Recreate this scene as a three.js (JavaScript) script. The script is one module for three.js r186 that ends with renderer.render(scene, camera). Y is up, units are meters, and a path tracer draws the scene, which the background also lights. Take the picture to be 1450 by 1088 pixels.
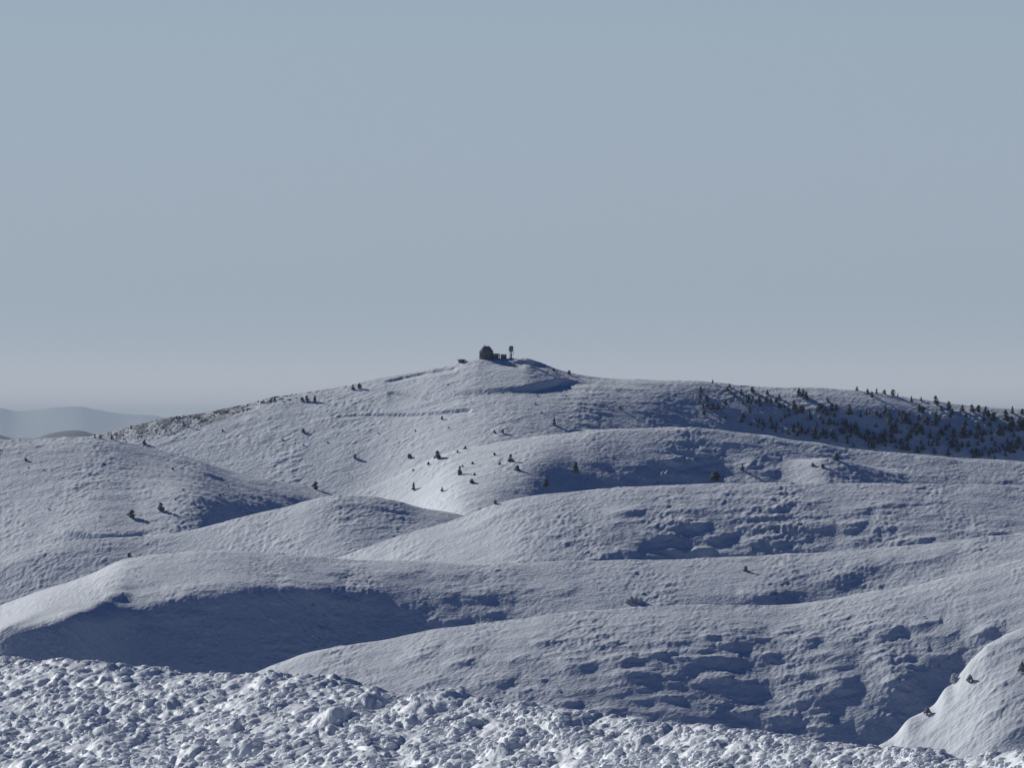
import * as THREE from 'three';
import { mergeGeometries } from 'three/addons/utils/BufferGeometryUtils.js';

// ------------------------------------------------------------------ camera
// The photograph is 1450 x 1088; PX is the angle (tangent) of one of its pixels.
const W = 1450, H = 1088, PX = 2 * Math.tan(THREE.MathUtils.degToRad(3)) / W;
const HORIZON = 612;                                   // photo row of eye level
const scene = new THREE.Scene();
const camera = new THREE.PerspectiveCamera(THREE.MathUtils.radToDeg(2 * Math.atan(H / 2 * PX)), 1024 / 769, 1, 400000);
camera.position.set(0, 0, 0);
const PITCH = Math.atan((HORIZON - H / 2) * PX);
camera.rotation.x = PITCH;
scene.add(camera);

// ------------------------------------------------------------------ sun and sky
const SUN_AZ = THREE.MathUtils.degToRad(41), SUN_EL = THREE.MathUtils.degToRad(25);
const sunDir = new THREE.Vector3(-Math.sin(SUN_AZ) * Math.cos(SUN_EL), Math.sin(SUN_EL), -Math.cos(SUN_AZ) * Math.cos(SUN_EL));
const sun = new THREE.DirectionalLight(new THREE.Color().setRGB(1.0, 0.995, 0.965), 3.3);
sun.position.copy(sunDir).multiplyScalar(4000).add(new THREE.Vector3(0, 0, -2500));
sun.target.position.set(0, 0, -2500);
sun.castShadow = true;
sun.shadow.radius = 1;
sun.shadow.mapSize.set(4096, 4096);
Object.assign(sun.shadow.camera, { left: -3000, right: 3000, top: 3000, bottom: -3000, near: 10, far: 9000 });
scene.add(sun, sun.target);

function makeSky() {
  const w = 64, h = 2048, data = new Float32Array(w * h * 4);
  const hor = [0.358, 0.426, 0.505], zen = [0.002, 0.018, 0.080], e0 = [4.6, 6.7, 10.8], band = [0.305, 0.240, 0.200];
  for (let j = 0; j < h; j++) {
    const e = ((j + 0.5) / h - 0.5) * 180;
    for (let i = 0; i < w; i++) {
      const k = (j * w + i) * 4, lon = ((i + 0.5) / w - 0.5) * 2 * Math.PI;
      // equirect: direction x = cos(lon), z = sin(lon); air scatters more light forward, round the sun's side
      const c = Math.cos(lon) * -Math.sin(SUN_AZ) + Math.sin(lon) * -Math.cos(SUN_AZ);
      const side = Math.exp(0.42 * (c - Math.cos(SUN_AZ)));
      for (let c = 0; c < 3; c++) {
        const el = Math.max(e, 0), q = el / e0[c];
        data[k + c] = zen[c] + (side * (hor[c] - zen[c])) / (1 + q * q * q * q) + band[c] * side * Math.exp(-el * el / 0.176);
      }
      data[k + 3] = 1;
    }
  }
  const t = new THREE.DataTexture(data, w, h, THREE.RGBAFormat, THREE.FloatType);
  t.mapping = THREE.EquirectangularReflectionMapping;
  t.magFilter = THREE.LinearFilter; t.minFilter = THREE.LinearFilter;
  t.needsUpdate = true;
  return t;
}
scene.background = makeSky();
scene.environment = scene.background;
scene.fog = new THREE.FogExp2(new THREE.Color().setRGB(0.66, 0.85, 1.0), 7.2e-6);

const renderer = new THREE.WebGLRenderer({ antialias: true });
renderer.setSize(1024, 769);
renderer.toneMapping = THREE.LinearToneMapping;
renderer.toneMappingExposure = 1;
renderer.shadowMap.enabled = true;

// ------------------------------------------------------------------ small tools
function mulberry(a) { return () => { a |= 0; a = a + 0x6D2B79F5 | 0; let t = Math.imul(a ^ a >>> 15, 1 | a); t = t + Math.imul(t ^ t >>> 7, 61 | t) ^ t; return ((t ^ t >>> 14) >>> 0) / 4294967296; }; }
const clamp = (x, a, b) => x < a ? a : x > b ? b : x;
const smooth = (a, b, x) => { const t = clamp((x - a) / (b - a), 0, 1); return t * t * (3 - 2 * t); };
const lerp = (a, b, t) => a + (b - a) * t;
function hash(i, j, s) { let h = Math.imul(i, 374761393) + Math.imul(j, 668265263) + Math.imul(s, 1274126177) | 0; h = Math.imul(h ^ h >>> 13, 1274126177); h = Math.imul(h ^ h >>> 15, 2246822519); return ((h ^ h >>> 16) >>> 0) / 4294967296; }
const GX = [], GY = []; for (let i = 0; i < 64; i++) { GX.push(Math.cos(i * Math.PI / 32)); GY.push(Math.sin(i * Math.PI / 32)); }
function noise(x, y, s = 0) {                          // gradient noise, about -0.7 .. 0.7
  const i = Math.floor(x), j = Math.floor(y), fx = x - i, fy = y - j;
  const u = fx * fx * fx * (fx * (fx * 6 - 15) + 10), v = fy * fy * fy * (fy * (fy * 6 - 15) + 10);
  const g = (a, b) => { const k = hash(i + a, j + b, s) * 64 | 0; return GX[k] * (fx - a) + GY[k] * (fy - b); };
  return lerp(lerp(g(0, 0), g(1, 0), u), lerp(g(0, 1), g(1, 1), u), v);
}
function fbm(x, y, s, n, gain = 0.5) { let a = 1, r = 0, f = 1; for (let k = 0; k < n; k++) { r += a * noise(x * f, y * f, s + k * 17); a *= gain; f *= 2.03; } return r; }
// a smooth curve through points [x, y, ...]; x rising (monotone cubic)
function curve(pts) {
  const n = pts.length, xs = pts.map(p => p[0]), ys = pts.map(p => p[1]), d = [], m = [];
  for (let i = 0; i < n - 1; i++) d.push((ys[i + 1] - ys[i]) / (xs[i + 1] - xs[i]));
  for (let i = 0; i < n; i++) m.push(i === 0 ? d[0] : i === n - 1 ? d[n - 2] : d[i - 1] * d[i] <= 0 ? 0 : 2 * d[i - 1] * d[i] / (d[i - 1] + d[i]));
  return x => {
    if (x <= xs[0]) return ys[0] + m[0] * (x - xs[0]);
    if (x >= xs[n - 1]) return ys[n - 1] + m[n - 1] * (x - xs[n - 1]);
    let i = 0; while (x > xs[i + 1]) i++;
    const h = xs[i + 1] - xs[i], t = (x - xs[i]) / h, t2 = t * t, t3 = t2 * t;
    return (2 * t3 - 3 * t2 + 1) * ys[i] + (t3 - 2 * t2 + t) * h * m[i] + (-2 * t3 + 3 * t2) * ys[i + 1] + (t3 - t2) * h * m[i + 1];
  };
}
// a photo pixel seen at distance Z (along -z) -> height; and back
const tanAt = py => { const a = PITCH - Math.atan((py - H / 2) * PX); return Math.tan(a); };
const heightAt = (py, Z) => tanAt(py) * Z;
const rowAt = (y, Z) => H / 2 + Math.tan(PITCH - Math.atan2(y, Z)) / PX;

const used = new Map();
function numbered(name) { const n = used.get(name) || 0; used.set(name, n + 1); return n ? `${name}_${String(n).padStart(3, '0')}` : name; }
function tag(o, label, category, group) { o.userData.label = label; o.userData.category = category; if (group) o.userData.group = group; return o; }
function shade(o) { o.traverse(m => { if (m.isMesh) { m.castShadow = true; m.receiveShadow = true; } }); return o; }
function structure(o, name, label, category) { o.name = numbered(name); o.userData.kind = 'structure'; o.userData.label = label; o.userData.category = category; scene.add(shade(o)); return o; }

// ------------------------------------------------------------------ materials
const snowMat = new THREE.MeshStandardMaterial({ color: 0xffffff, vertexColors: true, roughness: 0.85 });
const rimeMat = new THREE.MeshPhysicalMaterial({ color: 0xffffff, vertexColors: true, roughness: 0.6, specularIntensity: 0.7 });
const needleMat = new THREE.MeshStandardMaterial({ color: new THREE.Color().setRGB(0.17, 0.185, 0.205), roughness: 0.95 });
const needleFrost = new THREE.MeshStandardMaterial({ color: new THREE.Color().setRGB(0.6, 0.615, 0.635), roughness: 0.95 });
const heathMat = new THREE.MeshStandardMaterial({ color: new THREE.Color().setRGB(0.26, 0.265, 0.275), roughness: 0.95 });
const barkMat = new THREE.MeshStandardMaterial({ color: new THREE.Color().setRGB(0.06, 0.045, 0.035), roughness: 0.95 });
const loadMat = new THREE.MeshStandardMaterial({ color: new THREE.Color().setRGB(0.8, 0.82, 0.84), roughness: 0.8 });
function grainTexture(n, seed) {
  const d = new Uint8Array(n * n * 4), cells = [6, 14, 33, 75, 150], amp = [0.5, 0.7, 0.9, 1, 0.8];
  const wrap = (x, y, c, s) => { // tiling value noise
    const i = Math.floor(x), j = Math.floor(y), fx = x - i, fy = y - j, u = fx * fx * (3 - 2 * fx), v = fy * fy * (3 - 2 * fy), m = k => ((k % c) + c) % c;
    return lerp(lerp(hash(m(i), m(j), s), hash(m(i + 1), m(j), s), u), lerp(hash(m(i), m(j + 1), s), hash(m(i + 1), m(j + 1), s), u), v);
  };
  for (let y = 0; y < n; y++) for (let x = 0; x < n; x++) {
    let r = 0, t = 0; cells.forEach((c, k) => { r += amp[k] * wrap(x / n * c, y / n * c, c, seed + k); t += amp[k]; });
    const b = clamp(((r / t) - 0.5) * 2.2 + 0.5, 0, 1) * 255, q = (y * n + x) * 4; d[q] = d[q + 1] = d[q + 2] = b; d[q + 3] = 255;
  }
  const t = new THREE.DataTexture(d, n, n); t.wrapS = t.wrapT = THREE.RepeatWrapping; t.magFilter = THREE.LinearFilter; t.minFilter = THREE.LinearMipmapLinearFilter; t.generateMipmaps = true; t.needsUpdate = true;
  return t;
}
const grainTex = grainTexture(512, 3);
const SNOW = [0.79, 0.82, 0.84], BARE_OR_SHADE = [0.125, 0.125, 0.135];

// ------------------------------------------------------------------ terrain layers
// Every hill is a height field: its crest line stands at distance D, its near face falls from the
// crest with the slopes in prof ([photo column, [[drop in px-units, slope in degrees], ...]]).
const steep = (t, plain) => plain ? Math.max(t, 1.2) : t + 9 - 5 * smooth(18, 34, t);
const COLS0 = -500, COLS1 = 2000;
function layer(o) {
  const L = { ...o };
  L.crestF = curve(o.crest);
  const sig = o.sigma ?? 30, soft = [];
  for (let u = COLS0; u <= COLS1; u += 5) { let a = 0, b = 0; for (let k = -8; k <= 8; k++) { const w = Math.exp(-k * k / 12); a += w * L.crestF(u + k * sig * 0.4); b += w; } soft.push([u, a / b]); }
  L.softF = curve(soft);
  L.line = (u, d) => lerp(L.crestF(u), L.softF(u), smooth(3, o.settle ?? 45, d));
  L.D = typeof o.D === 'number' ? () => o.D : curve(o.D);
  L.unit = PX * (typeof o.D === 'number' ? o.D : o.Dmean);   // metres per photo pixel at the hill
  const MAXD = o.maxDrop, ST = 0.5, N = Math.ceil(MAXD / ST) + 1;
  L.tab = o.prof.map(([u, th]) => {
    const f = curve(th), z = new Float64Array(N);
    for (let i = 1; i < N; i++) z[i] = z[i - 1] + ST * L.unit / Math.tan(steep(clamp(f((i - 0.5) * ST), -6.5, 60), o.plain) * Math.PI / 180);
    return { u, z };
  });
  L.zOf = (u, d) => {
    const T = L.tab, n = T.length, at = t => { const q = clamp(d / ST, 0, N - 1.001), i = q | 0; return lerp(t.z[i], t.z[i + 1], q - i); };
    if (u <= T[0].u) return at(T[0]);
    if (u >= T[n - 1].u) return at(T[n - 1]);
    let i = 0; while (u > T[i + 1].u) i++;
    const y0 = at(T[i]), y1 = at(T[i + 1]), h = T[i + 1].u - T[i].u, s1 = (y1 - y0) / h;
    const sl = (p, q) => p * q <= 0 ? 0 : 2 * p * q / (p + q);
    const m0 = i > 0 ? sl((y0 - at(T[i - 1])) / (T[i].u - T[i - 1].u), s1) : s1, m1 = i < n - 2 ? sl(s1, (at(T[i + 2]) - y1) / (T[i + 2].u - T[i + 1].u)) : s1;
    const t = (u - T[i].u) / h, t2 = t * t, t3 = t2 * t;
    return (2 * t3 - 3 * t2 + 1) * y0 + (t3 - 2 * t2 + t) * h * m0 + (-2 * t3 + 3 * t2) * y1 + (t3 - t2) * h * m1;
  };
  L.feats = [];
  L.base = (u, d) => {                                  // d < 0: behind the crest, in px-units of distance
    const D = L.D(u), zc = heightAt(L.line(u, d), D);
    if (d >= 0) { const z = L.zOf(u, d); return [(u - W / 2) * PX * (D - z), zc - d * L.unit, -(D - z)]; }
    const b = -d * L.unit * 3, t0 = L.tab[0];          // metres behind the crest
    const fall = b * b / (2 * o.round) < b * 0.22 ? b * b / (2 * o.round) : b * 0.22 - 0.0242 * o.round;
    return [(u - W / 2) * PX * (D + b), zc - fall, -(D + b)];
  };
  L.delta = (X, Z, u, d) => { let r = o.relief ? o.relief(X, Z, u, d, L) : 0; for (const f of L.feats) r += f(X, Z, u, d); return r; };
  L.point = (u, d) => { const p = L.base(u, d); p[1] += L.delta(p[0], p[2], u, d); return p; };
  L.dropAt = (u, py) => { let a = 0, b = MAXD; for (let k = 0; k < 40; k++) { const m = (a + b) / 2, p = L.base(u, m); if (rowAt(p[1], -p[2]) < py) a = m; else b = m; } return a; };
  L.at = (px, py) => { const d = L.dropAt(px, py); return L.point(px, d); };
  return L;
}
// a bank: everything below the line (photo points [x, y, height px]) lies lower by that height and comes back over the run-out
function bank(L, pts, width, runout) {
  const line = curve(pts.map(p => [p[0], L.dropAt(p[0], p[1])])), amp = curve(pts.map(p => [p[0], p[2]]));
  const u0 = pts[0][0], u1 = pts[pts.length - 1][0];
  L.feats.push((X, Z, u, d) => {
    if (u < u0 || u > u1 || d < 0) return 0;
    const z = L.zOf(u, d) - L.zOf(u, Math.max(line(u), 0));
    if (z < -0.001) return 0;
    return -Math.max(amp(u), 0) * L.unit * smooth(0, width, z) * Math.exp(-Math.max(z - width, 0) / runout);
  });
}
// one lobe of drifted snow at a photo place: w, h in photo px, steep toward the camera
function lobe(L, px, py, w, h, depth = 1.15) {
  h *= 0.5; w *= 1.25;
  const d = L.dropAt(px, py), p = L.base(px, d), rx = w / 2 * L.unit, rz = Math.max(rx * 0.9 * depth, h * L.unit * 1.6), A = h * L.unit;
  L.feats.push((X, Z) => {
    const a = (X - p[0]) / rx; if (a < -1 || a > 1) return 0;
    const b = (Z - p[2]) / rz + 0.45 * a * a + 0.25 * noise(X / rx * 1.7, Z / rz * 1.7, 77); if (b < -2.2 || b > 1) return 0;
    return A * (1 - a * a) * (b < 0.1 ? Math.pow((b + 2.2) / 2.3, 3) : Math.pow((1 - b) / 0.9, 1.5));
  });
}
// a rounded heap of rime
function hump(L, px, py, w, h) {
  const p = L.base(px, L.dropAt(px, py)), rx = w / 2 * L.unit, A = h * 0.8 * L.unit;
  L.feats.push((X, Z) => { const a = (X - p[0]) / rx + 0.3 * noise(X / rx * 2, Z / rx * 2, 78), b = (Z - p[2]) / (rx * 1.2), q = 1 - a * a - b * b; return q <= 0 ? 0 : A * Math.pow(q, 0.8); });
}
// scattered lobes: cell size c (m), chance p(u, d), size factor
function lobes(c, X, Z, seed, chance, amp, front = 0.8) {
  const i0 = Math.floor(X / c), j0 = Math.floor(Z / c); let best = 0;
  for (let i = i0 - 1; i <= i0 + 1; i++) for (let j = j0 - 1; j <= j0 + 1; j++) {
    const r = hash(i, j, seed); if (r > chance) continue;
    const rx = c * (0.4 + 0.55 * hash(i, j, seed + 3)), rz = rx * (0.6 + 0.5 * hash(i, j, seed + 4));
    const a = (X - (i + hash(i, j, seed + 1)) * c) / rx; if (a < -1 || a > 1) continue;
    const b = (Z - (j + hash(i, j, seed + 2)) * c) / rz + 0.5 * a * a; if (b < -1.5 || b > 1) continue;
    const g = (1 - a * a) * (b < 0.2 ? Math.pow((b + 1.5) / 1.7, 2.6) : Math.pow((1 - b) / 0.8, 1.5)) * (rz / c) * 1.6 * (0.4 + 0.6 * hash(i, j, seed + 5));
    if (g > best) best = g;
  }
  return best * amp;
}
function buildLayer(L, name, label, o) {
  const cols = [], ds = [];
  const a = o.u0 ?? COLS0, b = o.u1 ?? COLS1, su = o.su ?? 2;
  for (let u = a; u <= b; u += (u < -30 || u > 1478) ? su * 5 : su) cols.push(u);
  const bk = o.back ?? 160;
  for (let d = -bk; d < -12; d += Math.max(2, -d * 0.09)) ds.push(d);
  for (let d = -12; d < 0; d += 1.3) ds.push(d);
  for (let d = 0; d < L.maxDrop; d += o.sd ?? 1.2) ds.push(d);
  const nc = cols.length, nr = ds.length, pos = new Float32Array(nc * nr * 3), col = new Float32Array(nc * nr * 3), uv = new Float32Array(nc * nr * 2);
  for (let r = 0; r < nr; r++) for (let c = 0; c < nc; c++) {
    const k = (r * nc + c) * 3, u = cols[c], d = ds[r], p = L.point(u, d);
    { const gs = o.grainSize ?? 190; uv[k / 3 * 2] = p[0] / L.unit / (gs * (o.stretch ?? 1.7)); uv[k / 3 * 2 + 1] = p[2] / L.unit / (gs * 1.3); }
    pos[k] = p[0]; pos[k + 1] = p[1]; pos[k + 2] = p[2];
    let q = o.colour ? o.colour(p[0], p[2], u, d) : 0;
    if (!o.clean) { const x = p[0] / L.unit, z = p[2] / L.unit; q = Math.max(q, 0.5 * smooth(0.5, 0.72, noise(x / 6, z / 11, 93) + 0.55 * noise(x / 80, z / 160, 94) + 0.22 * noise(x / 24, z / 40, 95))); }  // dark flecks painted into the snow colour, standing in for tiny shadows
    const t = (o.white ?? 1) + 0.05 * noise(p[0] / (14 * L.unit), p[2] / (30 * L.unit), 91) + 0.05 * noise(p[0] / (3 * L.unit), p[2] / (9 * L.unit), 92);
    for (let m = 0; m < 3; m++) col[k + m] = lerp(SNOW[m] * t, BARE_OR_SHADE[m], q);
  }
  const idx = new Uint32Array((nc - 1) * (nr - 1) * 6); let n = 0;
  for (let r = 0; r < nr - 1; r++) for (let c = 0; c < nc - 1; c++) {
    const i = r * nc + c; idx[n++] = i; idx[n++] = i + nc; idx[n++] = i + 1; idx[n++] = i + 1; idx[n++] = i + nc; idx[n++] = i + nc + 1;
  }
  const g = new THREE.BufferGeometry();
  g.setAttribute('position', new THREE.BufferAttribute(pos, 3));
  g.setAttribute('color', new THREE.BufferAttribute(col, 3));
  g.setAttribute('uv', new THREE.BufferAttribute(uv, 2));
  g.setIndex(new THREE.BufferAttribute(idx, 1));
  g.computeVertexNormals();
  const m = structure(new THREE.Mesh(g, Object.assign((o.mat ?? snowMat).clone(), { bumpMap: grainTex, bumpScale: (o.bump ?? 0.8) * L.unit })), name, label, 'snow hill');
  return m;
}
// common relief: drifts, lobes and grain, all scaled to the hill's own metres per photo pixel
function relief({ seed, roll = 1, lob = 1, grain = 1, mask, sx = 1 }) {
  return (X, Z, u, d, L) => {
    const U = L.unit, x = X / U, z = Z / U;              // photo-px units
    const wx = x + 14 * noise(x / 60, z / 120, seed + 9);
    let r = roll * (2.6 * noise(wx / 150, z / 420, seed) + 1.5 * noise(wx / 62, z / 170, seed + 1) + 1.9 * noise(wx / 105, z / 30, seed + 11) * clamp(0.6 + 1.2 * noise(x / 160, z / 300, seed + 12), 0, 1.2));
    const patch = clamp(0.5 + 1.5 * noise(x / 130, z / 330, seed + 2), 0, 1) * (mask ? lerp(0.3, 1, mask(u, d)) : 1) * lob;
    if (patch > 0.02) {
      r += lobes(44, wx * 0.6 * sx, z * 0.85, seed + 20, 0.62 * Math.min(patch, 1.3), 3.4 * patch);
      r += lobes(24, wx * 0.6 * sx, z * 0.85, seed + 40, 0.8 * Math.min(patch, 1.2), 2.2 * patch);
    }
    const p2 = clamp(0.55 + 1.6 * noise(x / 70, z / 200, seed + 5), 0.12, 1.2);
    r += 0.9 * grain * p2 * (lobes(12, wx * 0.65, z * 0.8, seed + 60, 0.7, 1.5) + 1.1 * noise(x / 20, z / 22, seed + 7) + 1.3 * noise(x / 5.5, z / 11, seed + 8));
    return r * U;
  };
}
const box01 = (u, a, b, f) => smooth(a - f, a + f, u) * (1 - smooth(b - f, b + f, u));

// ---- summit mountain
const summit = layer({
  D: 5000, maxDrop: 190, round: 260, sigma: 70, settle: 40,
  crest: [[-150, 660], [60, 636], [130, 619], [165, 611], [200, 601], [240, 592], [290, 585], [340, 575], [390, 563], [440, 555], [500, 545], [540, 536], [600, 524], [640, 516], [665, 509.5], [681, 507.6], [742, 507.6], [762, 514], [800, 527], [830, 533], [860, 536], [920, 538], [980, 539], [1010, 542], [1060, 548], [1100, 550], [1150, 550], [1200, 553], [1250, 559], [1300, 566], [1350, 572], [1400, 577], [1450, 580], [1600, 590]],
  prof: [[-100, [[0, 6], [10, 9], [190, 11]]], [500, [[0, 6], [12, 10.5], [60, 13.5], [190, 13.5]]], [710, [[0, 1], [10, 4], [30, 6], [80, 9], [190, 11]]], [800, [[0, 0], [14, 3], [30, 5], [70, 9], [190, 11]]], [900, [[0, 0], [15, 5], [30, 7], [60, 9], [190, 11]]], [1010, [[0, 2], [8, 11], [30, 14], [55, 12], [190, 12]]], [1110, [[0, 2], [8, 10], [20, 16], [50, 20], [190, 21]]], [1200, [[0, 2], [14, 9], [26, 18], [45, 27], [190, 30]]], [1480, [[0, 3], [10, 13], [26, 20], [45, 28], [190, 31]]]],
  relief: relief({ seed: 100, roll: 0.8, lob: 0.5, grain: 0.75, mask: (u, d) => box01(u, 380, 980, 60) }),
});
bank(summit, [[550, 551, 0], [580, 552, 1.5], [640, 555, 2], [700, 548, 3.5], [740, 545, 5], [775, 539, 7], [800, 536, 7], [822, 540, 2.5], [845, 543, 0]], 7, 45);
bank(summit, [[655, 511.5, 0], [690, 511.5, 2], [725, 511.5, 2.5], [745, 510.5, 4], [760, 513, 4], [775, 520, 1.5], [785, 524, 0]], 3.5, 14);
bank(summit, [[545, 540, 0], [556, 537.2, 3], [590, 529, 3], [640, 520.5, 2.4], [650, 519, 0]], 0.9, 5);
bank(summit, [[548, 554.5, 0], [556, 554.5, 3.2], [600, 560.5, 3.4], [640, 566, 2], [650, 567, 0]], 0.9, 6);
bank(summit, [[470, 591, 0], [490, 589, 2], [560, 586, 3], [620, 582, 3.5], [663, 577, 3.8], [668, 576.5, 0]], 0.9, 6);

// ---- hill before the summit, sloping to the valley
const shoulder = layer({
  D: 3100, maxDrop: 190, round: 180,
  crest: [[-150, 640], [0, 624], [60, 621], [120, 619], [165, 624], [207, 634], [276, 650], [331, 667], [400, 684], [440, 692], [480, 698], [560, 712], [640, 730]],
  prof: [[0, [[0, 4], [14, 9.5], [50, 12], [120, 12], [190, 13]]], [180, [[0, 0], [14, 4], [60, 7], [100, 8], [190, 13]]], [290, [[0, -3], [14, 0], [46, 1.5], [60, 9], [190, 14]]], [400, [[0, -3], [8, -1], [20, 6], [190, 13]]], [520, [[0, 3], [10, 9], [190, 14]]]],
  relief: relief({ seed: 200, roll: 0.9, lob: 0.45, grain: 1.0 }),
});
bank(shoulder, [[-30, 735, 2], [60, 742, 2.5], [95, 752, 5], [140, 757, 8], [175, 757, 6], [215, 752, 0]], 2.2, 25);

// ---- knoll with scattered pines
const knoll = layer({
  D: 2600, maxDrop: 150, round: 150,
  crest: [[430, 720], [480, 706], [520, 692], [560, 675], [600, 656], [640, 641], [700, 628], [780, 616], [860, 608], [940, 605], [1000, 607], [1060, 615], [1105, 621], [1160, 629], [1202, 636], [1271, 642], [1326, 646], [1381, 650], [1450, 654], [1600, 664]],
  prof: [[500, [[0, 8], [10, 19], [150, 20]]], [580, [[0, 4], [10, 9], [150, 11]]], [660, [[0, 1], [10, 2], [60, 4], [150, 10]]], [740, [[0, 1], [10, 2], [30, 4], [60, 9], [150, 13]]], [820, [[0, 3], [10, 7], [26, 10], [60, 14], [150, 15]]], [900, [[0, 4], [12, 12], [30, 16], [60, 18.5], [150, 18.5]]], [1000, [[0, 5], [10, 14], [26, 18], [55, 20], [150, 20]]], [1100, [[0, 5.5], [10, 10], [40, 14], [60, 16], [150, 16]]], [1300, [[0, 5.5], [12, 7], [40, 9], [150, 10]]]],
  relief: relief({ seed: 300, roll: 0.9, lob: 1.1, grain: 0.9, mask: (u, d) => 0.15 + 0.85 * box01(u, 790, 1110, 50) * smooth(10, 30, d) }),
});
for (const [x, y, w, h] of [[890, 662, 46, 5], [950, 655, 60, 6], [985, 676, 50, 6], [910, 678, 40, 6], [1060, 665, 34, 7], [1080, 672, 40, 6], [925, 640, 50, 4], [1045, 630, 50, 4], [840, 655, 50, 4], [1000, 645, 46, 5], [868, 680, 38, 5]]) lobe(knoll, x, y, w, h);
{ // bright crescent drift at its foot
  knoll.feats.push((X, Z, u, d) => u < 1090 || u > 1345 || d < 20 ? 0 : 21 * knoll.unit * smooth(1098, 1176, u) * (1 - smooth(1180, 1340, u)) * smooth(20, 40, d));
}

// ---- rounded middle hill
const middle = layer({
  D: 2050, maxDrop: 150, round: 120,
  crest: [[-150, 825], [0, 791], [41, 779], [110, 767], [221, 757], [303, 744], [359, 730], [400, 720], [441, 708], [483, 702], [524, 703], [565, 710], [593, 718], [634, 726], [680, 737], [760, 765], [840, 800]],
  prof: [[-50, [[0, 5.5], [8, 10], [16, 22], [60, 24], [150, 20]]], [110, [[0, 7], [8, 11], [25, 16], [60, 17], [150, 16]]], [300, [[0, 7], [10, 11], [50, 13], [150, 13]]], [520, [[0, 3], [8, 7], [18, 10], [60, 10], [150, 10]]], [680, [[0, -2], [10, 2], [150, 5]]]],
  relief: relief({ seed: 400, roll: 0.8, lob: 0.4, grain: 0.9 }),
});
bank(middle, [[440, 716, 0], [480, 712, 1.2], [530, 716, 2.2], [570, 722, 1.6], [600, 728, 0]], 2.5, 20);

// ---- broad hill of drift lobes
const broad = layer({
  D: 1650, maxDrop: 190, round: 110,
  crest: [[380, 830], [440, 808], [483, 790], [538, 769], [593, 752], [648, 736], [676, 725], [703, 714], [735, 706], [775, 700], [833, 695], [915, 689], [1026, 685], [1150, 685], [1243, 684], [1353, 688], [1450, 691], [1600, 697]],
  prof: [[460, [[0, 6], [10, 11], [190, 12]]], [600, [[0, 5.5], [10, 7], [50, 7], [190, 8]]], [700, [[0, 5.5], [10, 8], [40, 9.5], [90, 9], [190, 10]]], [840, [[0, 5.5], [12, 8], [50, 11], [90, 12.5], [190, 13]]], [1000, [[0, 5.5], [12, 9], [40, 14], [66, 18.5], [100, 19.5], [190, 18]]], [1120, [[0, 5.5], [12, 9], [40, 14], [66, 17.5], [100, 18], [190, 17]]], [1300, [[0, 5.5], [12, 8], [50, 11.5], [80, 13], [190, 13]]], [1450, [[0, 5.5], [10, 8], [190, 10]]]],
  relief: relief({ seed: 500, roll: 0.9, lob: 1.1, grain: 1.0, mask: (u, d) => 0.12 + 0.88 * box01(u, 860, 1330, 70) * smooth(18, 50, d) }),
});
for (const [x, y, w, h] of [[860, 787, 30, 6], [890, 783, 34, 6], [952, 783, 26, 7], [990, 784, 40, 6], [1012, 764, 26, 6], [935, 762, 56, 7], [985, 745, 40, 5], [1070, 773, 34, 7], [1098, 772, 28, 6], [950, 745, 50, 4], [1100, 748, 40, 4], [800, 770, 26, 4], [780, 760, 40, 4], [1215, 766, 50, 6], [1160, 745, 40, 4], [1310, 768, 70, 6], [1400, 757, 50, 5], [1040, 788, 50, 5], [1350, 775, 60, 5]]) lobe(broad, x, y, w, h);

// ---- hill with the shaded hollow
const hollow = layer({
  D: 1200, maxDrop: 210, round: 90, sigma: 100, settle: 60,
  crest: [[-150, 905], [0, 859], [60, 836], [120, 817], [181, 792], [240, 784], [300, 781], [392, 784], [500, 793], [600, 796], [700, 798], [850, 795], [1000, 791], [1100, 787], [1241, 778], [1330, 769], [1423, 759], [1600, 735]],
  prof: [[-90, [[0, -6], [20, -5.8], [28, 25], [38, 36], [210, 38]]], [0, [[0, -6], [22, -5.2], [32, 25], [44, 35], [210, 37]]], [90, [[0, -4], [36, -2.5], [48, 24], [60, 34], [210, 36]]], [200, [[0, -1], [12, 2], [48, 4], [60, 16], [72, 32], [210, 33]]], [360, [[0, 0], [12, 3], [38, 5], [50, 12], [62, 30], [210, 32]]], [560, [[0, 0], [12, 5], [28, 10], [48, 15], [66, 24], [210, 28]]], [700, [[0, 1], [12, 7], [34, 11], [60, 16], [100, 17], [210, 18]]], [840, [[0, 5.5], [12, 7], [50, 9], [90, 9], [210, 9]]], [1060, [[0, 5.5], [12, 7], [44, 11], [60, 17], [100, 18], [210, 14]]], [1240, [[0, 5.5], [10, 8], [20, 17], [50, 15], [80, 12], [210, 12]]], [1400, [[0, 5.5], [12, 8], [210, 10]]]],
  relief: relief({ seed: 600, roll: 0.8, lob: 0.9, grain: 0.9, mask: (u, d) => (0.15 + 0.85 * box01(u, 120, 780, 60) * box01(d, 22, 56, 12)) * (1 - 0.6 * box01(u, -200, 650, 60) * smooth(62, 74, d)) }),
});
for (const [x, y, w, h] of [[430, 838, 60, 6], [520, 836, 54, 5], [575, 864, 44, 5], [628, 842, 50, 6], [690, 842, 80, 7], [630, 881, 60, 6], [690, 868, 60, 6], [750, 835, 36, 5], [790, 838, 50, 6], [470, 812, 40, 5], [560, 812, 60, 5], [1195, 818, 46, 6], [1300, 798, 90, 9], [1230, 806, 60, 8], [1080, 846, 60, 7], [1180, 825, 60, 5], [640, 815, 44, 4]]) lobe(hollow, x, y, w, h);
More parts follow.
